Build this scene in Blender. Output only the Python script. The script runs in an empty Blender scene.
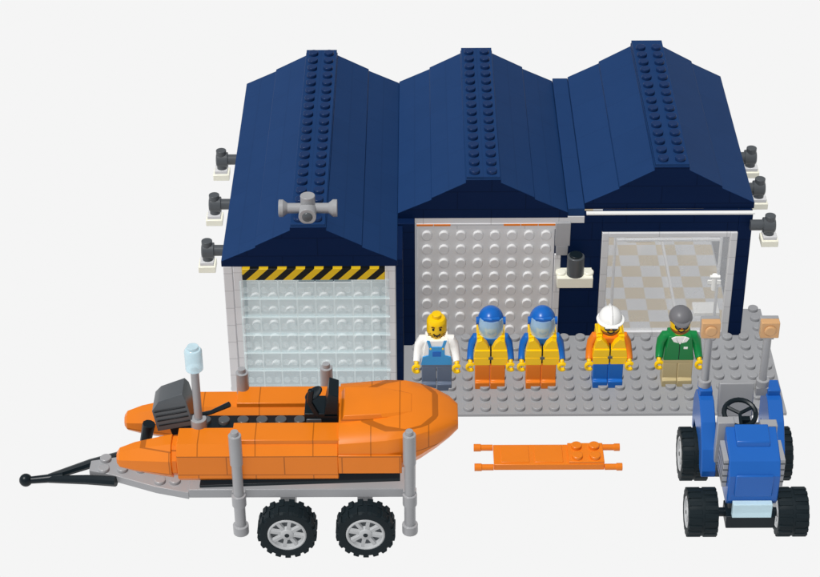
import bpy, bmesh, math, random
from mathutils import Vector, Matrix
random.seed(4)
scene=bpy.context.scene
COL=scene.collection
# ---------------------------------------------------------------- materials
def lin(c):
    c=c/255.0
    return c/12.92 if c<=0.04045 else ((c+0.055)/1.055)**2.4
def L(rgb): return (lin(rgb[0]),lin(rgb[1]),lin(rgb[2]),1)
def mat(name,rgb,rough=0.35,spec=0.3,seam=None,seamk=0.62,alpha=None,bw=4.0,rh=1.2,off=(0,0),metal=0):
    m=bpy.data.materials.new(name); m.use_nodes=True
    nt=m.node_tree; p=nt.nodes["Principled BSDF"]
    p.inputs["Roughness"].default_value=rough
    p.inputs["Specular IOR Level"].default_value=spec
    p.inputs["Metallic"].default_value=metal
    tc=nt.nodes.new("ShaderNodeTexCoord")
    nz=nt.nodes.new("ShaderNodeTexNoise"); nz.inputs["Scale"].default_value=0.55; nz.inputs["Detail"].default_value=3
    nt.links.new(tc.outputs["Object"],nz.inputs["Vector"])
    mx=nt.nodes.new("ShaderNodeMix"); mx.data_type='RGBA'
    c=L(rgb)
    mx.inputs[6].default_value=tuple(min(1,v*0.94) for v in c[:3])+(1,)
    mx.inputs[7].default_value=tuple(min(1,v*1.06) for v in c[:3])+(1,)
    nt.links.new(nz.outputs["Fac"],mx.inputs[0])
    out=mx.outputs[2]
    if seam:
        sp=nt.nodes.new("ShaderNodeSeparateXYZ"); nt.links.new(tc.outputs["Object"],sp.inputs[0])
        cb=nt.nodes.new("ShaderNodeCombineXYZ")
        a,b=seam
        for i,(ax,o) in enumerate(((a,off[0]),(b,off[1]))):
            ad=nt.nodes.new("ShaderNodeMath"); ad.inputs[1].default_value=o
            nt.links.new(sp.outputs["XYZ".index(ax)],ad.inputs[0]); nt.links.new(ad.outputs[0],cb.inputs[i])
        br=nt.nodes.new("ShaderNodeTexBrick"); br.inputs["Scale"].default_value=1
        br.inputs["Mortar Size"].default_value=0.035; br.inputs["Mortar Smooth"].default_value=0.2
        br.inputs["Brick Width"].default_value=bw; br.inputs["Row Height"].default_value=rh
        br.inputs["Color1"].default_value=(1,1,1,1); br.inputs["Color2"].default_value=(0.96,0.96,0.96,1)
        br.inputs["Mortar"].default_value=(seamk,seamk,seamk,1)
        nt.links.new(cb.outputs[0],br.inputs["Vector"])
        m2=nt.nodes.new("ShaderNodeMix"); m2.data_type='RGBA'; m2.blend_type='MULTIPLY'; m2.inputs[0].default_value=1
        nt.links.new(out,m2.inputs[6]); nt.links.new(br.outputs["Color"],m2.inputs[7]); out=m2.outputs[2]
    nt.links.new(out,p.inputs["Base Color"])
    if alpha is not None: p.inputs["Alpha"].default_value=alpha
    return m
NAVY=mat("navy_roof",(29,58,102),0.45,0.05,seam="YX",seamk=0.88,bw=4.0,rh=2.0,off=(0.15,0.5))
NAVYD=mat("navy_front_shaded",(12,31,66),0.45,0.04,seam="XZ",seamk=0.7,bw=4,rh=1.2)  # shade of front faces put into a darker copy of the roof navy
NAVYS=mat("navy_stud",(23,48,90),0.3,0.15)
LGREY=mat("light_grey_plastic",(212,212,214),0.35,0.25,seam="XZ",seamk=0.78,rh=1.2)
GREY=mat("grey_plastic",(156,157,160),0.3,0.35)
PLATE=mat("baseplate_grey",(150,151,154),0.35,0.25)
WGREY=mat("stud_wall_grey",(212,212,213),0.3,0.35)
DGREY=mat("dark_grey_plastic",(80,84,88),0.3,0.3)
BLACK=mat("black_plastic",(20,30,36),0.35,0.2)
TYRE=mat("tyre_rubber",(22,32,37),0.6,0.15)
RIM=mat("rim_grey",(180,182,184),0.3,0.4)
ORANGE=mat("orange_plastic",(228,124,26),0.3,0.3,seam="XZ",seamk=0.55,bw=3,rh=1.2,off=(0.3,0.25))
ORANGEP=mat("plain_orange_plastic",(224,122,30),0.3,0.3)
YEL=mat("yellow_plastic",(242,196,12),0.3,0.3)
BLUE=mat("bright_blue_plastic",(24,100,186),0.3,0.3)
LBLUE=mat("overall_blue_print",(62,150,210),0.4,0.25)
TBLUE=mat("tractor_blue_plastic",(30,94,176),0.28,0.35)
WHITE=mat("white_plastic",(240,240,238),0.3,0.3)
CREAM=mat("cream_lens",(236,234,218),0.25,0.4)
SAND=mat("slate_blue_plastic",(96,108,128),0.35,0.25)
TAN=mat("tan_plastic",(188,172,130),0.35,0.25)
GREEN=mat("green_plastic",(20,128,66),0.3,0.3)
BROWN=mat("brown_print",(96,56,26),0.5,0.1)
AMBER=mat("amber_lens",(208,162,114),0.25,0.4)
ICE=mat("clear_blue_lens",(200,226,236),0.12,0.5,alpha=0.75)
VISOR=mat("visor_plastic",(176,206,218),0.1,0.5,alpha=0.5)
GLASS=mat("pale_glass_bricks",(206,228,232),0.12,0.5,alpha=0.22)
GLASSL=mat("glass_brick_edges",(228,242,244),0.15,0.5,alpha=0.38)
GLASSS=mat("glass_brick_studs",(226,238,240),0.15,0.5,alpha=0.2)
PANE=mat("window_pane",(232,234,236),0.08,0.5,alpha=0.3)
DGREYH=mat("cap_grey",(112,112,116),0.4,0.25)
OR2=mat("brown_beard",(138,82,34),0.4,0.2)
def hazard():
    m=bpy.data.materials.new("hazard_stripes"); m.use_nodes=True; nt=m.node_tree; p=nt.nodes["Principled BSDF"]
    tc=nt.nodes.new("ShaderNodeTexCoord"); sp=nt.nodes.new("ShaderNodeSeparateXYZ"); nt.links.new(tc.outputs["Object"],sp.inputs[0])
    def math_(op,a,b):
        n=nt.nodes.new("ShaderNodeMath"); n.operation=op
        for i,v in enumerate((a,b)):
            if isinstance(v,(int,float)): n.inputs[i].default_value=v
            else: nt.links.new(v,n.inputs[i])
        return n.outputs[0]
    s=math_('SUBTRACT',math_('MULTIPLY',sp.outputs[0],0.95),math_('MULTIPLY',sp.outputs[2],0.95))
    g=math_('GREATER_THAN',math_('FRACT',math_('ADD',s,100),0),0.5)
    mx=nt.nodes.new("ShaderNodeMix"); mx.data_type='RGBA'
    mx.inputs[6].default_value=L((218,180,32)); mx.inputs[7].default_value=L((20,22,22))
    nt.links.new(g,mx.inputs[0]); nt.links.new(mx.outputs[2],p.inputs["Base Color"])
    p.inputs["Roughness"].default_value=0.35; p.inputs["Specular IOR Level"].default_value=0.2
    return m
HAZ=hazard()
def checker(name,a,b,sc):
    m=bpy.data.materials.new(name); m.use_nodes=True; nt=m.node_tree; p=nt.nodes["Principled BSDF"]
    tc=nt.nodes.new("ShaderNodeTexCoord"); ck=nt.nodes.new("ShaderNodeTexChecker")
    ck.inputs["Scale"].default_value=sc; ck.inputs["Color1"].default_value=L(a); ck.inputs["Color2"].default_value=L(b)
    nt.links.new(tc.outputs["Object"],ck.inputs["Vector"]); nt.links.new(ck.outputs["Color"],p.inputs["Base Color"])
    p.inputs["Roughness"].default_value=0.3; p.inputs["Specular IOR Level"].default_value=0.3
    return m
TILES=checker("tiled_floor",(182,166,136),(190,191,194),1/1.25)

# ---------------------------------------------------------------- mesh builder
class B:
    def __init__(s): s.bm=bmesh.new(); s.mats=[]; s.M=Matrix.Identity(4)
    def mi(s,m):
        if m not in s.mats: s.mats.append(m)
        return s.mats.index(m)
    def face(s,vs,k):
        try:
            f=s.bm.faces.new(vs); f.material_index=k; f.smooth=True; return f
        except ValueError: return None
    def v(s,p): return s.bm.verts.new(s.M@Vector(p))
    def box(s,m,x0,x1,y0,y1,z0,z1):
        k=s.mi(m)
        P=[s.v((x,y,z)) for z in (z0,z1) for y in (y0,y1) for x in (x0,x1)]
        for q in ((0,2,3,1),(4,5,7,6),(0,1,5,4),(2,6,7,3),(0,4,6,2),(1,3,7,5)): s.face([P[i] for i in q],k)
    def rings(s,m,rs,cap=True,loop=False):
        k=s.mi(m); R=[[s.v(p) for p in r] for r in rs]; n=len(R[0])
        for a,b in zip(R,R[1:]+([R[0]] if loop else [])):
            for i in range(n): s.face([a[i],a[(i+1)%n],b[(i+1)%n],b[i]],k)
        if cap and not loop: s.face(R[0][::-1],k); s.face(R[-1],k)
    def lathe(s,m,c,axis,prof,seg=20,loop=False):
        c=Vector(c)
        if isinstance(axis,str): ax={'X':Vector((1,0,0)),'Y':Vector((0,1,0)),'Z':Vector((0,0,1))}[axis]
        else: ax=Vector(axis).normalized()
        u=ax.orthogonal().normalized(); w=ax.cross(u)
        s.rings(m,[[c+ax*t+(u*math.cos(2*math.pi*i/seg)+w*math.sin(2*math.pi*i/seg))*max(r,1e-3) for i in range(seg)] for r,t in prof],loop=loop)
    def cyl(s,m,c,axis,r,h,seg=16,r2=None): s.lathe(m,c,axis,[(r,-h/2),(r if r2 is None else r2,h/2)],seg)
    def stud(s,m,x,y,z): s.lathe(m,(x,y,z),'Z',[(0.31,-0.02),(0.31,0.18),(0.29,0.21)],14)
    def studf(s,m,x,y,z): s.lathe(m,(x,y,z),(0,-1,0),[(0.31,-0.02),(0.31,0.18),(0.29,0.21)],14)
    def prism(s,m,pts,axis,a,b):
        f={'Y':lambda p,t:(p[0],t,p[1]),'X':lambda p,t:(t,p[0],p[1]),'Z':lambda p,t:(p[0],p[1],t)}[axis]
        s.rings(m,[[f(p,a) for p in pts],[f(p,b) for p in pts]])
    def ell(s,m,c,r,seg=20,n=10,t0=0,t1=math.pi):
        c=Vector(c); rs=[]
        for j in range(n+1):
            t=t0+(t1-t0)*j/n
            rs.append([(c.x+r[0]*max(math.sin(t),0.01)*math.cos(2*math.pi*i/seg),c.y+r[1]*max(math.sin(t),0.01)*math.sin(2*math.pi*i/seg),c.z+r[2]*math.cos(t)) for i in range(seg)])
        s.rings(m,rs)
    def tube(s,m,pts,rad,seg=12):
        pts=[Vector(p) for p in pts]; rs=[]
        if not isinstance(rad,(list,tuple)): rad=[rad]*len(pts)
        ref=None
        for i,p in enumerate(pts):
            d=(pts[min(i+1,len(pts)-1)]-pts[max(i-1,0)]).normalized()
            if ref is None: ref=d.orthogonal().normalized()
            u=(ref-d*ref.dot(d)).normalized(); ref=u; w=d.cross(u)
            rs.append([p+(u*math.cos(2*math.pi*k/seg)+w*math.sin(2*math.pi*k/seg))*rad[i] for k in range(seg)])
        s.rings(m,rs)
    def obj(s,name,parent,bevel=0.035,label=None,sharp=36):
        root=parent
        while root.parent: root=root.parent
        o3=Vector(root.location)
        bmesh.ops.translate(s.bm,verts=s.bm.verts,vec=-o3)
        bmesh.ops.recalc_face_normals(s.bm,faces=s.bm.faces)
        me=bpy.data.meshes.new(name); s.bm.to_mesh(me); s.bm.free()
        for m in s.mats: me.materials.append(m)
        me.set_sharp_from_angle(angle=math.radians(sharp))
        o=bpy.data.objects.new(name,me); COL.objects.link(o); o.parent=parent
        if bevel:
            b=o.modifiers.new("bevel",'BEVEL'); b.width=bevel; b.segments=2; b.limit_method='ANGLE'; b.angle_limit=math.radians(50)
        if label: o["label"]=label
        return o
def thing(name,loc,label,cat,group=None):
    e=bpy.data.objects.new(name,None); e.location=loc; e.empty_display_size=0.5; COL.objects.link(e)
    e["label"]=label; e["category"]=cat
    if group: e["group"]=group
    return e

# ---------------------------------------------------------------- ground
def ground():
    me=bpy.data.meshes.new("ground"); s=600
    me.from_pydata([(-s,-s,0),(s,-s,0),(s,s,0),(-s,s,0)],[],[(0,1,2,3)])
    o=bpy.data.objects.new("ground",me); COL.objects.link(o); o["kind"]="structure"
    m=bpy.data.materials.new("white_glowing_ground"); m.use_nodes=True; nt=m.node_tree; nt.nodes.clear()  # plain ground given its own even white glow, so it takes no shadows
    e=nt.nodes.new("ShaderNodeEmission"); ou=nt.nodes.new("ShaderNodeOutputMaterial")
    e.inputs[0].default_value=(0.913,0.913,0.913,1); e.inputs[1].default_value=1
    nt.links.new(e.outputs[0],ou.inputs[0]); me.materials.append(m)
ground()

# ---------------------------------------------------------------- building
YM=5.15; YB=21.07
bld=thing("toy_boathouse",(0,9,0),"toy boathouse with three dark blue gabled roofs on studded plate","toy building")
b=B()
b.box(PLATE,-5.45,17.1,-2.65,8.0,0,0.2)
b.box(PLATE,-15.45,-5.46,0.0,21,0,0.19)
b.box(PLATE,-5.45,15.5,8.01,21,0,0.19)
for i in range(22):
    for j in range(8): b.stud(PLATE,16.6-i,-2.15+j,0.2)
for j in range(8,11): b.stud(PLATE,16.6,-2.15+j,0.2)
b.obj("baseplate",bld,0.02)
def roof(xc,y0,h,rise,half=5.0):
    b=B(); k=rise/2.9
    half_p=[(-half,-0.02),(-half,0.36*k),(-3.02,1.28*k),(-3.02,1.40*k),(-1.02,2.42*k),(-1.02,2.62*k)]
    pts=[(xc+x,h+z) for x,z in half_p]+[(xc-x,h+z) for x,z in reversed(half_p)]
    b.prism(NAVY,pts,'Y',y0,YB)
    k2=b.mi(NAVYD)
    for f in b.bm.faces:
        if len(f.verts)>4: f.material_index=k2  # gable ends get the navy with shade in its colour
    r=b.obj("roof",bld,0.03)
    b=B()
    b.box(NAVY,xc-0.98,xc+0.98,y0+0.02,YB-0.02,h+2.625*k,h+2.62*k+0.2)
    y=y0+0.5
    while y<YB-0.3:
        b.stud(NAVYS,xc-0.5,y,h+2.62*k+0.2); b.stud(NAVYS,xc+0.5,y,h+2.62*k+0.2); y+=1.0
    b.obj("ridge_cap",r,0.02)
roof(-10.5,-0.12,8.9,2.9)
roof(-0.5,YM-0.35,9.0,2.9)
roof(10.5,YM+0.2,9.25,3.15)
b=B(); b.box(NAVY,4.51,5.49,YM-0.2,YB,9.0,9.55)
b.obj("roof_gutter",bld,0.03)
b=B()
b.box(LGREY,-15.3,-14.95,0.6,20.8,0.2,8.88)
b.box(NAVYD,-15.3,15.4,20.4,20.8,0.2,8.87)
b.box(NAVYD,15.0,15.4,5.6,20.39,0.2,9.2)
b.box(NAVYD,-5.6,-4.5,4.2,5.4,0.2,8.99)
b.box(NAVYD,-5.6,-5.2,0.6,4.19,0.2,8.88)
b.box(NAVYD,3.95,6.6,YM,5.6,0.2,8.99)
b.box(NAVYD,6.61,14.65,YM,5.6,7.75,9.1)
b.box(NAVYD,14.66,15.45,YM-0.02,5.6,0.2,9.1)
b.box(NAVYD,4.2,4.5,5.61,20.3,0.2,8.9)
b.obj("wall",bld,0.03)
b=B()
b.box(LGREY,-15.42,-14.9,-0.1,0.59,0.0,8.88)
b.box(LGREY,-14.87,-14.35,0.0,0.59,0.0,8.88)
b.obj("pillar",bld,0.04)
b=B(); b.box(LGREY,-6.2,-5.62,0.1,0.59,0.2,8.88); b.obj("pillar",bld,0.04)
b=B(); b.box(GREY,3.82,4.7,YM-0.35,YM-0.01,7.0,8.6); b.box(GREY,3.9,4.6,YM-0.3,YM-0.01,6.3,6.99); b.box(LGREY,3.82,4.2,YM-0.2,YM-0.01,0.2,6.29); b.obj("pillar",bld,0.03)
b=B(); b.box(HAZ,-14.34,-6.21,-0.12,0.5,7.95,8.72); b.obj("hazard_sign",bld,0.03,"beam with yellow and black diagonal hazard stripes")
# glass brick door of the left bay
b=B()
for r in range(6):
    z0=0.22+r*1.28
    for c in range(8):
        x0=-14.5+c*1.07
        b.box(GLASS,x0+0.02,x0+1.03,-0.05,0.25,z0+0.04,z0+1.23)
        b.box(GLASSL,x0-0.03,x0+0.05,-0.09,-0.055,z0+0.04,z0+1.23)
        for s in (0.28,0.78): b.lathe(GLASSS,(x0+s,-0.055,z0+0.62),(0,-1,0),[(0.19,0.0),(0.19,0.05)],10)
    b.box(GLASSL,-14.5,-5.94,-0.10,-0.055,z0-0.03,z0+0.035)
b.obj("glass_door",bld,0.0,"wall of pale transparent glass bricks")
b=B()
b.box(WGREY,-14.3,-6.2,1.6,1.8,0.2,6.6)
for i in range(8):
    for j in range(6): b.studf(WGREY,-13.8+i,1.6,0.75+j*0.98)
for i in range(8):
    if not 3<=i<=5: b.box(WGREY,-14.28+i*1.01,-13.3+i*1.01,1.6,1.8,6.61,8.8); b.studf(WGREY,-13.8+i,1.6,7.1); b.studf(WGREY,-13.8+i,1.6,8.1)
b.box(NAVYD,-11.4,-8.2,1.7,1.85,6.61,8.8)
b.box(SAND,-10.2,-8.7,1.5,1.69,6.9,8.3)
b.obj("inner_wall",bld,0.0)
b=B()
b.box(WGREY,-4.35,3.8,YM,5.45,0.25,8.1)
for i in range(8):
    for j in range(8): b.studf(WGREY,-3.78+i*1.01,YM,0.75+j*0.98)
b.obj("stud_door",bld,0.02,"light grey door covered in round studs")
b=B()
b.box(LGREY,-5.45,5.5,YM-0.15,YM-0.01,8.5,8.92)
b.box(LGREY,-4.4,3.84,YM-0.2,YM-0.02,8.12,8.49)
for i in (0,1,5,6,7):
    b.box(ORANGEP,-4.4+i*1.03,-3.42+i*1.03,YM-0.26,YM-0.21,8.38,8.49)
b.obj("lintel",bld,0.0,"light lintel with thin orange tiles")
b=B(); b.box(WHITE,5.6,15.5,YM-0.3,YM-0.03,9.12,9.24); b.obj("trim_strip",bld,0.01)
# shop window
b=B()
X0,X1,Z0,Z1=6.62,14.64,0.2,7.74
b.box(LGREY,X0,X0+0.4,YM-0.12,5.5,Z0,Z1); b.box(LGREY,X1-0.4,X1,YM-0.12,5.5,Z0,Z1)
b.box(LGREY,X0+0.41,X1-0.41,YM-0.12,5.5,Z1-0.3,Z1); b.box(LGREY,X0+0.41,X1-0.41,YM-0.12,5.5,Z0,Z0+0.35)
b.box(LGREY,X0+0.75,X0+0.9,YM+0.1,5.5,Z0+0.36,Z1-0.31); b.box(LGREY,X1-0.95,X1-0.8,YM+0.1,5.5,Z0+0.36,Z1-0.31)
b.box(LGREY,X0+0.91,X1-0.96,YM+0.1,5.5,Z1-0.75,Z1-0.6)
fr=b.obj("window",bld,0.03)
b=B(); b.box(PANE,X0+0.41,X1-0.41,YM+0.02,YM+0.07,Z0+0.36,Z1-0.36); b.obj("window_pane",fr,0)
b=B(); b.box(WHITE,13.1,13.9,YM-0.2,YM-0.13,4.1,4.4); b.cyl(WHITE,(13.5,YM-0.25,4.3),'Z',0.17,1.1); b.cyl(WHITE,(13.5,YM-0.35,4.75),'X',0.12,0.6); b.obj("handle",fr,0.02)
b=B(); b.box(TILES,4.6,14.9,5.62,20.3,0.2,0.3); b.obj("tiled_floor",bld,0)
b=B(); b.box(LGREY,11.6,11.75,7.5,16,0.31,0.7); b.obj("partition",bld,0.03)
b=B(); b.box(WHITE,12.8,14.4,7.0,8.2,0.31,0.6); b.obj("bench",bld,0.04)
b=B(); b.box(TAN,9.4,11.0,15.5,17,0.31,2.5); b.obj("cabinet",bld,0.04)
def side_lamp(sx,x,y,z):
    b=B()
    b.lathe(DGREY,(x,y,z),(sx,0,0),[(0.33,-0.2),(0.33,0.55),(0.47,0.56),(0.47,1.2),(0.38,1.28)],18)
    b.cyl(DGREY,(x+sx*0.95,y,z),'Z',0.32,1.35)
    o=b.obj("eave_lamp",bld,0.02)
    b=B(); b.box(CREAM,min(x+sx*0.5,x+sx*1.5),max(x+sx*0.5,x+sx*1.5),y-0.5,y+0.5,z-1.25,z-0.85)
    b.box(LGREY,min(x+sx*0.6,x+sx*1.4),max(x+sx*0.6,x+sx*1.4),y-0.4,y+0.4,z-0.84,z-0.6)
    b.obj("lens",o,0.03)
for y in (2.5,7.6,12.9): side_lamp(-1,-15.6,y,8.3)
for y in (5.0,9.2,12.9): side_lamp(1,15.5,y,8.3)
b=B(); q=0.7
b.cyl(DGREY,(5.05,4.35,5.25+q),'Z',0.52,1.3,20); b.lathe(BLACK,(5.05,4.35,5.9+q),'Z',[(0.4,0),(0.4,0.12)],20); b.box(DGREY,4.75,5.35,4.4,YM,4.7+q,5.2+q)
o=b.obj("wall_lamp",bld,0.04)
b=B(); b.box(CREAM,3.95,6.1,3.95,YM-0.01,3.85+q,4.55+q); b.stud(CREAM,4.2,4.5,4.52+q); b.stud(CREAM,5.85,4.5,4.52+q); b.obj("lens",o,0.04)
b=B(); c=(-10.5,0.9,12.15)
b.lathe(GREY,(c[0]-1.65,c[1],c[2]),'X',[(0.5,0),(0.5,0.25),(0.3,0.5),(0.3,2.8),(0.5,3.05),(0.5,3.3)],18)
b.cyl(GREY,c,'Z',0.42,1.7,18); b.cyl(GREY,(c[0],c[1]-0.4,c[2]),'Y',0.5,1.1,18); b.ell(DGREY,(c[0],c[1]-0.95,c[2]),(0.3,0.15,0.3))
b.obj("siren",bld,0.03,"grey twin horn siren on the roof ridge")

# ---------------------------------------------------------------- figures
def figure(x,y,spec,label):
    Z=0.2
    t=thing("toy_figure",(x,y,Z),label,"toy figure","toy figures standing in a row on the plate")
    T=Matrix.Translation((x,y,Z))@Matrix.Diagonal((0.95,1.08,1.1,1))
    def nb():
        b=B(); b.M=T; return b
    for sx in (-1,1):
        b=nb(); a0,a1=sorted((sx*0.02,sx*0.93))
        b.prism(spec['legs'],[(-0.52,0),(0.48,0),(0.48,1.3),(0.3,1.6),(-0.1,1.62),(-0.32,1.45),(-0.34,0.5),(-0.52,0.42)],'X',a0,a1)
        b.obj("leg",t,0.04)
    b=nb(); b.box(spec['hips'],-0.93,0.93,-0.36,0.46,1.45,1.72)
    b.prism(spec['torso'],[(-0.95,1.73),(0.95,1.73),(0.7,3.28),(-0.7,3.28)],'Y',-0.46,0.46)
    b.cyl(YEL,(0,0,3.35),'Z',0.34,0.25)
    b.obj("torso",t,0.05)
    hx=1.24
    for sx in (-1,1):
        b=nb()
        b.tube(spec['arms'],[(sx*0.6,0,3.1),(sx*0.88,0,3.04),(sx*1.06,-0.02,2.75),(sx*1.16,-0.16,2.35),(sx*1.22,-0.48,2.05),(sx*hx,-0.6,1.98)],[0.24,0.32,0.31,0.27,0.24,0.22],14)
        b.obj("arm",t,0.0)
        b=nb()
        b.tube(YEL,[(sx*hx,-0.55,2.0),(sx*hx,-0.74,1.9)],[0.15,0.15],10)
        cx,cy,cz=sx*hx,-0.93,1.78
        arc=[]
        for i in range(11):
            a=math.radians(40+280*i/10)
            arc.append((cx+0.21*math.cos(a),cy-0.02*math.sin(a),cz+0.21*math.sin(a)))
        b.tube(YEL,arc,0.115,8)
        b.obj("hand",t,0.0)
    b=nb()
    h=spec.get('hat')
    prof=[(0.36,0),(0.5,0.04),(0.6,0.16),(0.62,0.3),(0.62,0.82),(0.6,0.94),(0.5,1.06),(0.34,1.1)]
    if not h: prof+=[(0.3,1.1),(0.3,1.3),(0.27,1.32)]
    b.lathe(YEL,(0,0,3.42),'Z',prof,28)
    b.ell(BLACK,(-0.21,-0.58,4.08),(0.085,0.05,0.09),12,6); b.ell(BLACK,(0.21,-0.58,4.08),(0.085,0.05,0.09),12,6)
    b.tube(BLACK,[(-0.22,-0.6,3.8),(-0.1,-0.62,3.72),(0,-0.63,3.7),(0.1,-0.62,3.72),(0.22,-0.6,3.8)],0.04,6)
    for sx in (-1,1): b.tube(BROWN,[(sx*0.12,-0.61,4.2),(sx*0.22,-0.6,4.24),(sx*0.32,-0.55,4.2)],0.035,6)
    if spec.get('beard'):
        b.lathe(spec['beard'],(0,-0.03,3.43),'Z',[(0.5,0.03),(0.6,0.14),(0.625,0.22),(0.6,0.3)],28)
        b.tube(spec['beard'],[(-0.3,-0.56,3.86),(-0.12,-0.62,3.9),(0.12,-0.62,3.9),(0.3,-0.56,3.86)],0.05,8)
    if spec.get('stubble'):
        for i in range(14):
            a=-math.pi/2+(i-6.5)*0.15
            for z in (3.56,3.68): b.ell(BROWN,(0.615*math.cos(a),0.615*math.sin(a),z+0.05*(i%3)),(0.035,0.035,0.035),6,4)
    b.obj("head",t,0.0)
    if spec.get('glasses'):
        b=nb()
        for sx in (-1,1):
            b.lathe(BLACK,(sx*0.22,-0.58,4.06),(sx*0.25,-1,0),[(0.2,-0.02),(0.2,0.07)],14)
            b.lathe(DGREY,(sx*0.22,-0.6,4.06),(sx*0.25,-1,0),[(0.11,0.0),(0.11,0.075)],14)
            b.tube(BLACK,[(sx*0.36,-0.54,4.1),(sx*0.64,-0.1,4.12)],0.035,6)
        b.tube(BLACK,[(-0.1,-0.65,4.08),(0.1,-0.65,4.08)],0.04,6)
        b.obj("glasses",t,0)
    if h=='dive':
        b=nb(); b.ell(BLUE,(0,0.06,4.12),(0.82,0.84,0.82),26,14,0,math.radians(88))
        # rear and side shell leaves the face open below the brow
        rs=[]
        for z,r in ((4.14,0.82),(3.95,0.8),(3.7,0.74),(3.5,0.66)):
            A=[math.radians(-55+290*i/20) for i in range(21)]
            rs.append([(r*math.cos(a),0.06+r*math.sin(a),z) for a in A]+[((r-0.12)*math.cos(a),0.06+(r-0.12)*math.sin(a),z) for a in reversed(A)])
        b.rings(BLUE,rs)
        for sx in (-1,1): b.cyl(BLUE,(sx*0.8,-0.05,4.2),'X',0.22,0.2,14)
        b.tube(BLUE,[(-0.45,-0.62,4.68),(0,-0.8,4.76),(0.45,-0.62,4.68)],0.12,10)
        o=b.obj("helmet",t,0.0)
        b=nb(); rs=[]
        for j in range(7):
            z=3.55+j*0.17; rr=0.92-0.025*abs(j-3)
            rs.append([(rr*math.sin(a)*0.95,-rr*math.cos(a)+0.02,z) for a in [math.radians(-62+124*i/14) for i in range(15)]]+[((rr-0.06)*math.sin(a)*0.95,-(rr-0.06)*math.cos(a)+0.02,z) for a in [math.radians(62-124*i/14) for i in range(15)]])
        b.rings(VISOR,rs); b.obj("visor",o,0)
    if h=='hard':
        b=nb(); b.ell(WHITE,(0,0.04,4.2),(0.74,0.78,0.68),26,12,0,math.radians(92))
        b.lathe(WHITE,(0,-0.04,4.17),'Z',[(0.78,0),(0.86,0.03),(0.86,0.08),(0.74,0.1)],28)
        b.tube(WHITE,[(0,-0.75,4.33),(0,-0.5,4.72),(0,0,4.9),(0,0.5,4.75),(0,0.78,4.4)],0.1,10)
        b.box(WHITE,-0.4,0.4,-0.92,-0.6,4.18,4.25)
        b.obj("helmet",t,0.02)
    if h=='cap':
        b=nb(); b.ell(DGREYH,(0,0.04,4.24),(0.72,0.74,0.58),26,10,0,math.radians(95))
        b.lathe(DGREYH,(0,0.02,4.2),'Z',[(0.7,0),(0.73,0.05),(0.7,0.12)],26)
        b.lathe(DGREYH,(0,-0.4,4.26),(0,-0.25,1),[(0.5,0),(0.55,0.04),(0.5,0.1)],22)
        b.obj("cap",t,0.0)
    if spec.get('vest'):
        b=nb()
        for sx in (-1,1):
            b.prism(YEL,[(sx*0.05,1.86),(sx*1.02,1.86),(sx*1.06,2.32),(sx*0.05,2.32)],'Y',-0.88,-0.44)
            b.prism(YEL,[(sx*0.05,2.36),(sx*1.06,2.36),(sx*0.98,2.82),(sx*0.05,2.82)],'Y',-0.92,-0.44)
            b.prism(YEL,[(sx*0.08,2.86),(sx*0.97,2.86),(sx*0.84,3.36),(sx*0.55,3.46),(sx*0.26,3.2)],'Y',-0.86,-0.44)
            b.prism(YEL,[(sx*0.05,1.86),(sx*0.98,1.86),(sx*0.82,3.34),(sx*0.05,3.34)],'Y',0.44,0.72)
            b.box(YEL,*sorted((sx*0.5,sx*0.86)),-0.6,0.6,3.3,3.5)
            b.box(YEL,*sorted((sx*0.95,sx*1.03)),-0.45,0.45,1.9,2.55)
        b.tube(YEL,[(-0.64,-0.4,3.42),(-0.6,0.3,3.52),(0,0.62,3.56),(0.6,0.3,3.52),(0.64,-0.4,3.42)],0.22,10)
        b.box(BLACK,-0.04,0.04,-0.8,-0.5,1.9,3.0)
        b.box(BLACK,-1.0,1.0,-0.80,-0.5,2.325,2.355)
        b.box(DGREY,-0.14,0.14,-0.98,-0.8,2.28,2.42)
        b.obj("life_jacket",t,0.07)
    if spec.get('bib'):
        b=nb()
        b.prism(LBLUE,[(-0.96,1.74),(0.96,1.74),(0.87,2.25),(0.5,2.35),(0.48,2.9),(-0.48,2.9),(-0.5,2.35),(-0.87,2.25)],'Y',-0.52,-0.44)
        for sx in (-1,1):
            b.prism(LBLUE,[(sx*0.3,2.85),(sx*0.48,2.85),(sx*0.62,3.3),(sx*0.44,3.3)],'Y',-0.515,-0.45)
            b.cyl(YEL,(sx*0.38,-0.53,2.8),'Y',0.06,0.05,10)
        b.box(BLUE,-0.26,0.26,-0.55,-0.52,2.3,2.62)
        b.obj("overalls",t,0.01)
    if spec.get('jacket'):
        b=nb()
        b.prism(WHITE,[(-0.3,3.3),(0.3,3.3),(0.12,2.95),(0,2.8),(-0.12,2.95)],'Y',-0.5,-0.45)
        b.prism(WHITE,[(-0.55,3.2),(-0.3,3.3),(-0.12,2.9),(-0.4,2.98)],'Y',-0.52,-0.45)
        b.prism(WHITE,[(0.55,3.2),(0.3,3.3),(0.12,2.9),(0.4,2.98)],'Y',-0.52,-0.45)
        b.box(BLACK,-0.02,0.02,-0.48,-0.45,1.8,2.8)
        b.box(WHITE,0.25,0.5,-0.5,-0.45,2.5,2.62)
        b.obj("collar",t,0.01)
figure(-3.25,0.15,dict(legs=SAND,hips=SAND,torso=WHITE,arms=WHITE,stubble=True,bib=True),"bald yellow toy figure in blue overalls and white shirt")
figure(-0.1,0.3,dict(legs=ORANGEP,hips=ORANGEP,torso=BLUE,arms=BLUE,hat='dive',vest=True),"toy figure with blue visor helmet, yellow life jacket, orange legs")
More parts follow.
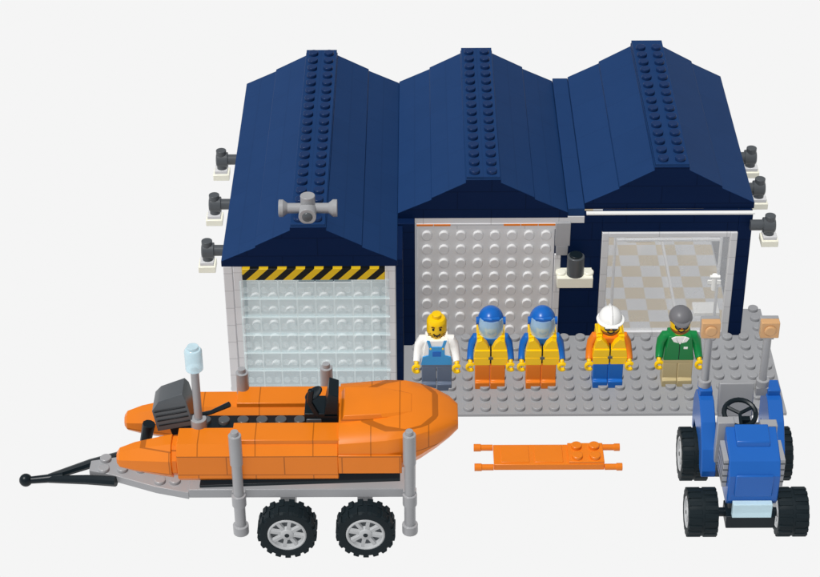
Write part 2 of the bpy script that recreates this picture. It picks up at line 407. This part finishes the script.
figure(2.9,0.3,dict(legs=ORANGEP,hips=ORANGEP,torso=BLUE,arms=BLUE,hat='dive',vest=True),"toy figure with blue visor helmet, yellow life jacket, orange legs")
figure(6.85,0.35,dict(legs=BLUE,hips=BLUE,torso=ORANGEP,arms=ORANGEP,hat='hard',vest=True,glasses=True,beard=OR2),"toy figure with white hard hat, yellow life jacket, blue legs")
figure(10.95,0.45,dict(legs=TAN,hips=TAN,torso=GREEN,arms=GREEN,hat='cap',jacket=True,glasses=True,beard=OR2),"toy figure with grey cap, glasses, green jacket, tan legs")

# ---------------------------------------------------------------- wheels
def wheel(parent,c,axis,r,w,side):
    ax=Vector((1,0,0)) if axis=='X' else Vector((0,1,0))
    c=Vector(c); b=B(); ri=r*0.66
    b.lathe(TYRE,c,axis,[(ri,-w*0.46),(ri*1.06,-w/2),(r*0.9,-w/2),(r*0.97,-w*0.38),(r*0.97,w*0.38),(r*0.9,w/2),(ri*1.06,w/2),(ri,w*0.46)],40,loop=True)
    u=ax.orthogonal().normalized(); v=ax.cross(u); n=18
    for half in (-1,1):
        for i in range(n):
            a=2*math.pi*(i+0.25*half)/n
            d=u*math.cos(a)+v*math.sin(a); t=ax.cross(d)
            p=c+d*(r*0.95)+ax*(half*w*0.27)
            P=[p+ax*(sa*w*0.22)+t*(st*r*0.095)+d*(sd*r*0.055) for sa in (-1,1) for st in (-1,1) for sd in (-1,1)]
            k=b.mi(TYRE); V=[b.v(q) for q in P]
            for q in ((0,1,3,2),(4,6,7,5),(0,4,5,1),(2,3,7,6),(0,2,6,4),(1,5,7,3)): b.face([V[i] for i in q],k)
    ty=b.obj("wheel",parent,0.02)
    b=B()
    for f in (-1,1):
        e=c+ax*(f*w*0.47)
        b.lathe(RIM,e,ax*f,[(ri*1.0,-w*0.46),(ri*1.0,0.0),(ri*0.93,0.04),(ri*0.86,0.0),(ri*0.86,-w*0.46)],36,loop=True)
        b.lathe(DGREY,e,ax*f,[(ri*0.855,-w*0.40),(ri*0.855,-w*0.28)],28)
        b.lathe(RIM,e,ax*f,[(ri*0.36,-w*0.27),(ri*0.34,-0.02),(ri*0.26,0.03)],20)
        b.lathe(BLACK,e,ax*f,[(ri*0.13,0.031),(ri*0.12,0.06)],10)
        for i in range(8):
            a=2*math.pi*i/8+0.2; d=u*math.cos(a)+v*math.sin(a); t=ax.cross(d)
            P=[e+d*(ri*q)+t*(st*ri*0.09)+ax*f*z for q in (0.3,0.88) for st in (-1,1) for z in (-w*0.25,-0.05)]
            k=b.mi(RIM); V=[b.v(q) for q in P]
            for q in ((0,1,3,2),(4,6,7,5),(0,4,5,1),(2,3,7,6),(0,2,6,4),(1,5,7,3)): b.face([V[i] for i in q],k)
    b.obj("rim",ty,0.01)

# ---------------------------------------------------------------- trailer
tr=thing("boat_trailer",(-11,-11.6,0),"grey toy boat trailer with four black wheels and dark tow bar","trailer")
b=B()
b.box(GREY,-16.4,-4.6,-14.0,-13.3,3.5,4.05)
b.box(GREY,-16.4,-4.6,-9.9,-9.2,3.5,4.05)
for x in (-16.4,-13.9,-10.0,-5.4): b.box(GREY,x,x+0.9,-13.29,-9.91,3.45,4.0)
b.prism(GREY,[(-16.41,-14.0),(-16.41,-9.2),(-18.2,-9.9),(-20.6,-11.0),(-21.9,-11.3),(-21.9,-12.1),(-20.6,-12.5),(-18.2,-13.5)],'Z',3.4,3.85)
for i in range(5):
    for j in range(2): b.stud(GREY,-21.1+i,-12.1+j*0.85,3.85)
for x in (-17.2,-18.0): b.stud(GREY,x,-13.1,3.85)
b.box(GREY,-12.8,-5.7,-13.1,-12.2,2.9,3.48)
b.box(GREY,-12.8,-5.7,-11.0,-10.1,2.9,3.48)
for x in (-11.3,-7.2): b.box(DGREY,x-0.35,x+0.35,-13.6,-9.6,1.2,1.9); b.box(GREY,x-0.4,x+0.4,-13.1,-12.3,1.9,2.9); b.box(GREY,x-0.4,x+0.4,-10.9,-10.1,1.9,2.9)
b.obj("frame",tr,0.03)
for x,y,dz in ((-13.75,-14.35,0.45),(-4.8,-14.35,0.45),(-13.75,-9.0,0.5),(-9.3,-7.9,0.0)):
        b=B()
        b.lathe(GREY,(x,y,1.4),'Z',[(0.3,0),(0.42,0.02),(0.42,0.55),(0.3,0.58),(0.3,1.9),(0.38,1.92),(0.38,2.6),(0.28,2.62),(0.28,4.2+dz),(0.34,4.22+dz),(0.34,6.1+dz),(0.22,6.12+dz),(0.2,6.35+dz)],16)
        if y<-12: b.box(GREY,x-0.35,x+0.35,y+0.02,y+0.34,3.5,4.15)
        else: b.box(GREY,x-0.35,x+0.35,-9.19,y-0.02,3.5,4.15)
        b.obj("post",tr,0.01)
for x in (-11.3,-7.15):
    wheel(tr,(x,-14.25,1.57),'Y',1.57,1.15,-1)
    wheel(tr,(x,-9.0,1.57),'Y',1.57,1.15,1)
b=B()
b.tube(BLACK,[(-20.4,-12.75,3.6),(-22.0,-12.35,3.4),(-24.2,-11.75,2.95)],[0.28,0.26,0.2],8)
b.tube(BLACK,[(-20.4,-10.6,3.6),(-22.0,-11.0,3.4),(-24.2,-11.6,2.95)],[0.28,0.26,0.2],8)
b.tube(BLACK,[(-23.4,-11.7,3.05),(-25.2,-11.7,2.85)],[0.26,0.2],10)
b.ell(BLACK,(-25.45,-11.7,2.85),(0.36,0.36,0.36),16,10)
b.obj("tow_bar",tr,0.0)

# ---------------------------------------------------------------- boat
bt=thing("rescue_boat",(-11,-11.3,4.15),"orange toy rescue boat with outboard motor resting on a trailer","boat")
def sec(x,yc,zc,hy,hz,ch=0.4):
    return [(x,yc+hy*a,zc+hz*c) for a,c in ((-1,-ch),(-1,ch),(-ch,1),(ch,1),(1,ch),(1,-ch),(ch,-1),(-ch,-1))]
for yc,dz in ((-12.95,0),(-9.6,-0.15)):
    b=B()
    b.rings(ORANGE,[sec(-20.15,yc,5.4+dz,0.3,0.3),sec(-20.0,yc,5.4+dz,0.5,0.5),sec(-19.2,yc,5.45+dz,0.72,0.75),sec(-17.2,yc,5.5+dz,1.08,1.12)])
    b.rings(ORANGE,[sec(-17.19,yc,5.5+dz,0.96,1.0),sec(-16.9,yc,5.5+dz,0.96,1.0)])
    b.rings(ORANGE,[sec(-16.89,yc,5.6+dz,1.12,1.2,0.6),sec(-8.5,yc,5.6+dz,1.12,1.24,0.6)])
    b.box(ORANGE,-14.0,-8.4,yc-0.75,yc+0.75,6.82+dz,7.1+dz)
    b.obj("pontoon",bt,0.04,sharp=25)
def bsec(x,hw,z0,z1):
    yc=-11.25; H=z1-z0
    pr=[(0.5,0),(0.82,0.12),(1,0.35),(1,0.7),(0.94,0.86),(0.8,0.96),(0.5,1.0)]
    return [(x,yc-hw*a,z0+H*c) for a,c in pr]+[(x,yc+hw*a,z0+H*c) for a,c in reversed(pr)]
b=B()
b.rings(ORANGE,[bsec(-8.49,2.78,4.4,7.35),bsec(-6.0,2.78,4.45,7.6),bsec(-5.0,2.62,4.75,7.65),bsec(-4.2,2.3,5.15,7.62),bsec(-3.4,1.85,5.6,7.5),bsec(-2.7,1.35,6.05,7.3),bsec(-2.25,0.85,6.35,7.05)])
b.rings(ORANGE,[[(-8.48,-12.6,7.3),(-8.48,-9.9,7.3),(-8.2,-10.0,7.75),(-8.2,-12.5,7.75)],[(-6.2,-12.5,7.6),(-6.2,-10.0,7.6),(-6.3,-10.1,7.8),(-6.3,-12.4,7.8)],[(-4.6,-12.2,7.55),(-4.6,-10.3,7.55),(-4.7,-10.5,7.66),(-4.7,-12.0,7.66)]])
b.box(ORANGE,-8.5,-5.2,-14.12,-14.04,5.2,6.4)
b.obj("bow",bt,0.03,sharp=30)
b=B(); b.box(BLACK,-16.7,-8.5,-11.82,-10.68,4.4,6.4)
b.prism(BLACK,[(-15.8,4.22),(-5.3,4.62),(-5.3,4.84),(-15.8,4.38)],'Y',-14.06,-13.3)
for i in range(6): b.stud(DGREY,-15.6+i,-11.25,6.4)
b.obj("deck",bt,0.02)
b=B()
b.box(BLACK,-10.3,-8.55,-12.0,-10.4,6.41,7.5); b.prism(BLACK,[(-9.3,7.3),(-8.55,7.3),(-8.5,8.6),(-9.0,8.8)],'Y',-12.0,-10.5)
b.tube(BLACK,[(-9.6,-11.9,7.3),(-10.0,-11.9,8.2),(-9.9,-11.9,9.0)],0.16,8)
b.lathe(BLACK,(-9.8,-11.1,8.1),(-0.6,0,1),[(0.5,0),(0.55,0.06),(0.5,0.12),(0.4,0.06)],20)
b.box(DGREY,-10.2,-9.4,-12.1,-12.01,6.6,7.2)
b.obj("steering_console",bt,0.04)
b=B()
b.M=Matrix.Translation((-17.2,-11.25,7.5))@Matrix.Rotation(math.radians(-12),4,'Y')
b.rings(DGREY,[[(-1.0,-0.9,-0.8),(0.95,-0.9,-0.8),(0.95,0.9,-0.8),(-1.0,0.9,-0.8)],[(-0.95,-0.85,0.5),(0.95,-0.85,0.75),(0.95,0.85,0.75),(-0.95,0.85,0.5)],[(-0.5,-0.7,0.9),(0.85,-0.7,1.15),(0.85,0.7,1.15),(-0.5,0.7,0.9)]])
b.box(BLACK,-0.5,0.6,-0.4,0.4,-1.6,-0.81)
for z in (-0.5,-0.2,0.1,0.4): b.box(BLACK,-0.85,0.85,-0.93,-0.91,z,z+0.08)
b.M=Matrix.Identity(4)
b.tube(BLACK,[(-18.6,-11.25,6.3),(-18.9,-11.25,5.0),(-19.0,-11.25,4.6)],[0.35,0.3,0.2],10)
b.tube(BLACK,[(-16.4,-11.6,7.0),(-15.2,-11.7,7.4),(-14.2,-11.8,8.0)],[0.14,0.12,0.16],8)
b.obj("outboard_motor",bt,0.04)
b=B()
b.cyl(GREY,(-15.85,-12.0,8.4),'Z',0.22,4.0,14); b.cyl(GREY,(-15.85,-12.0,6.9),'Z',0.42,0.7,16)
m_=b.obj("mast",bt,0.02)
b=B(); b.lathe(ICE,(-15.85,-12.0,10.4),'Z',[(0.3,0),(0.46,0.05),(0.46,1.2),(0.4,1.3),(0.3,1.32),(0.3,1.5)],20); b.obj("beacon",m_,0.02)

# ---------------------------------------------------------------- stretcher
st=thing("stretcher_board",(3,-6.7,0),"flat orange toy stretcher board with studs and rod handles","stretcher")
b=B(); b.box(ORANGEP,-0.1,6.1,-7.55,-5.75,0.0,0.4); b.box(ORANGEP,4.1,6.1,-7.5,-5.8,0.4,0.55)
for x in (4.6,5.6):
    for y in (-7.1,-6.2): b.stud(ORANGEP,x,y,0.55)
b.box(ORANGEP,0.3,1.9,-7.4,-5.9,0.4,0.46); b.box(ORANGEP,2.2,3.8,-7.4,-5.9,0.4,0.46)
b.obj("board",st,0.04)
for x0,x1 in ((-1.2,-0.11),(6.11,7.1)):
    for y in (-7.55,-5.8):
        b=B(); b.lathe(ORANGEP,(x0,y,0.22),'X',[(0.22,0),(0.22,0.4),(0.18,0.42),(0.18,x1-x0-0.01)] if x0<0 else [(0.18,0),(0.18,0.65),(0.22,0.67),(0.22,x1-x0)],14); b.obj("handle",st,0.01)

# ---------------------------------------------------------------- tractor
tc_=thing("toy_tractor",(13.15,-10.5,0),"blue toy tractor with black tyres and two amber lights on posts","tractor")
CX=13.2
for sx in (-1,1):
    wheel(tc_,(CX+sx*2.4,-12.75,1.33),'X',1.33,1.6,sx)
    wheel(tc_,(CX+sx*2.3,-8.0,1.5),'X',1.5,1.5,sx)
HX=CX+0.15
b=B()
b.prism(TBLUE,[(-13.1,2.2),(-13.35,2.6),(-13.4,4.3),(-13.0,5.0),(-12.0,5.4),(-10.9,5.7),(-10.9,2.2)],'X',HX-1.35,HX+1.35)
b.box(TBLUE,HX-1.0,HX+1.0,-13.5,-13.36,3.0,4.4)
b.prism(TBLUE,[(-12.2,5.3),(-12.1,5.6),(-10.95,5.9),(-10.95,5.3)],'X',HX-0.9,HX+0.9)
b.obj("hood",tc_,0.06,sharp=20)
b=B()
b.box(BLACK,HX-1.3,HX+1.3,-13.6,-12.2,0.9,1.7); b.box(DGREY,CX-1.0,CX+1.0,-12.9,-7.2,1.3,2.19)
b.box(DGREY,CX-1.5,CX+1.5,-10.89,-7.2,2.2,3.1)
b.cyl(BLACK,(CX,-12.75,1.33),'X',0.25,3.6); b.cyl(BLACK,(CX,-8.0,1.5),'X',0.25,3.6)
b.box(GREY,CX-1.6,CX-0.7,-10.88,-10.3,3.2,5.9); b.box(GREY,CX+0.7,CX+1.6,-10.88,-10.3,3.2,5.7)
b.obj("chassis",tc_,0.04)
for sx in (-1,1):
    b=B(); a0,a1=sorted((HX+sx*1.36,HX+sx*1.62))
    b.box(GREY,a0,a1,-12.9,-11.2,3.2,5.0)
    for z in (3.5,3.9,4.3,4.7): b.box(DGREY,a0-0.02,a1+0.02,-12.92,-11.3,z,z+0.1)
    b.obj("side_panel",tc_,0.02)
b=B(); b.box(ICE,HX-1.05,HX+1.05,-13.75,-13.36,1.75,2.65); b.obj("headlight",tc_,0.04)
b=B(); b.box(BLACK,CX-0.25,CX+0.25,-10.25,-9.9,3.11,5.6)
ctr=Vector((CX-0.3,-9.9,5.8)); nrm=Vector((0,-0.35,0.93)); nrm.normalize(); u=Vector((1,0,0)); w=nrm.cross(u)
b.tube(BLACK,[ctr+(u*math.cos(a)+w*math.sin(a))*0.85 for a in [2*math.pi*i/24 for i in range(25)]],0.14,8)
for a in (0.5,2.6,4.7): b.tube(BLACK,[ctr,ctr+(u*math.cos(a)+w*math.sin(a))*0.8],0.1,6)
b.obj("steering_wheel",tc_,0.0)
b=B(); b.box(GREY,CX-1.1,CX+0.8,-9.4,-7.7,3.11,4.0); b.prism(GREY,[(-7.9,4.01),(-7.4,4.01),(-7.2,5.9),(-7.5,6.0)],'X',CX-1.1,CX+0.8); b.obj("seat",tc_,0.06)
for sx in (-1,1):
    b=B(); a0,a1=sorted((CX+sx*1.45,CX+sx*2.25))
    b.prism(TBLUE,[(-6.5,2.4),(-6.3,4.2),(-6.8,5.1),(-7.3,5.45),(-8.3,5.45),(-9.4,4.8),(-10.4,3.7),(-10.9,2.6),(-10.9,2.2),(-10.1,2.2),(-9.6,3.0),(-8.9,3.3),(-7.1,3.3),(-6.9,2.4)],'X',a0,a1)
    b.box(TBLUE,a0+0.05,a1-0.05,-7.9,-6.9,5.4,5.8)
    b.obj("mudguard",tc_,0.05,sharp=15)
    b=B(); px=CX-1.9 if sx<0 else CX+1.25
    b.lathe(GREY,(px,-7.4,5.81),'Z',[(0.36,0),(0.36,0.4),(0.22,0.42),(0.22,3.4)],14); b.box(GREY,px-0.3,px+0.3,-7.6,-7.2,9.0,9.25)
    if sx>0: b.box(GREY,px-0.35,CX+1.6,-7.7,-7.1,5.3,5.8)
    o=b.obj("light_post",tc_,0.01)
    b=B(); b.box(AMBER,px-0.5,px+0.5,-7.85,-7.4,9.26,10.25); b.box(GREY,px-0.5,px+0.5,-7.39,-7.1,9.26,10.25)
    b.lathe(AMBER,(px,-7.85,9.75),(0,-1,0),[(0.33,0),(0.33,0.06),(0.28,0.12)],16)
    b.obj("lamp",o,0.04)

# ---------------------------------------------------------------- camera, light
C=Vector((-4.2843,-94.6326,71.449)); ya,pi_,ro,f=-0.0053,0.596,-0.0073,1994.64
fwd=Vector((math.sin(ya)*math.cos(pi_),math.cos(ya)*math.cos(pi_),-math.sin(pi_)))
right=Vector((math.cos(ya),-math.sin(ya),0)); up=right.cross(fwd)
r2=right*math.cos(ro)+up*math.sin(ro); u2=-right*math.sin(ro)+up*math.cos(ro)
cam=bpy.data.cameras.new("camera"); co=bpy.data.objects.new("camera",cam); COL.objects.link(co)
co.matrix_world=Matrix(((r2.x,u2.x,-fwd.x,C.x),(r2.y,u2.y,-fwd.y,C.y),(r2.z,u2.z,-fwd.z,C.z),(0,0,0,1)))
cam.sensor_width=36; cam.lens=f/820*36; cam.clip_start=1; cam.clip_end=3000
scene.camera=co
w=bpy.data.worlds.new("World"); scene.world=w; w.use_nodes=True
w.node_tree.nodes["Background"].inputs[0].default_value=(0.97,0.98,1,1); w.node_tree.nodes["Background"].inputs[1].default_value=0.26
sl=bpy.data.lights.new("sun",'SUN'); sl.energy=3.3; sl.angle=math.radians(6); sl.color=(1,0.995,0.98)
so=bpy.data.objects.new("sun",sl); COL.objects.link(so)
so.rotation_euler=Vector((0.42,0.28,-1)).to_track_quat('-Z','Y').to_euler()
sl.use_shadow=False
scene.view_settings.view_transform='Standard'; scene.view_settings.look='None'; scene.view_settings.exposure=0
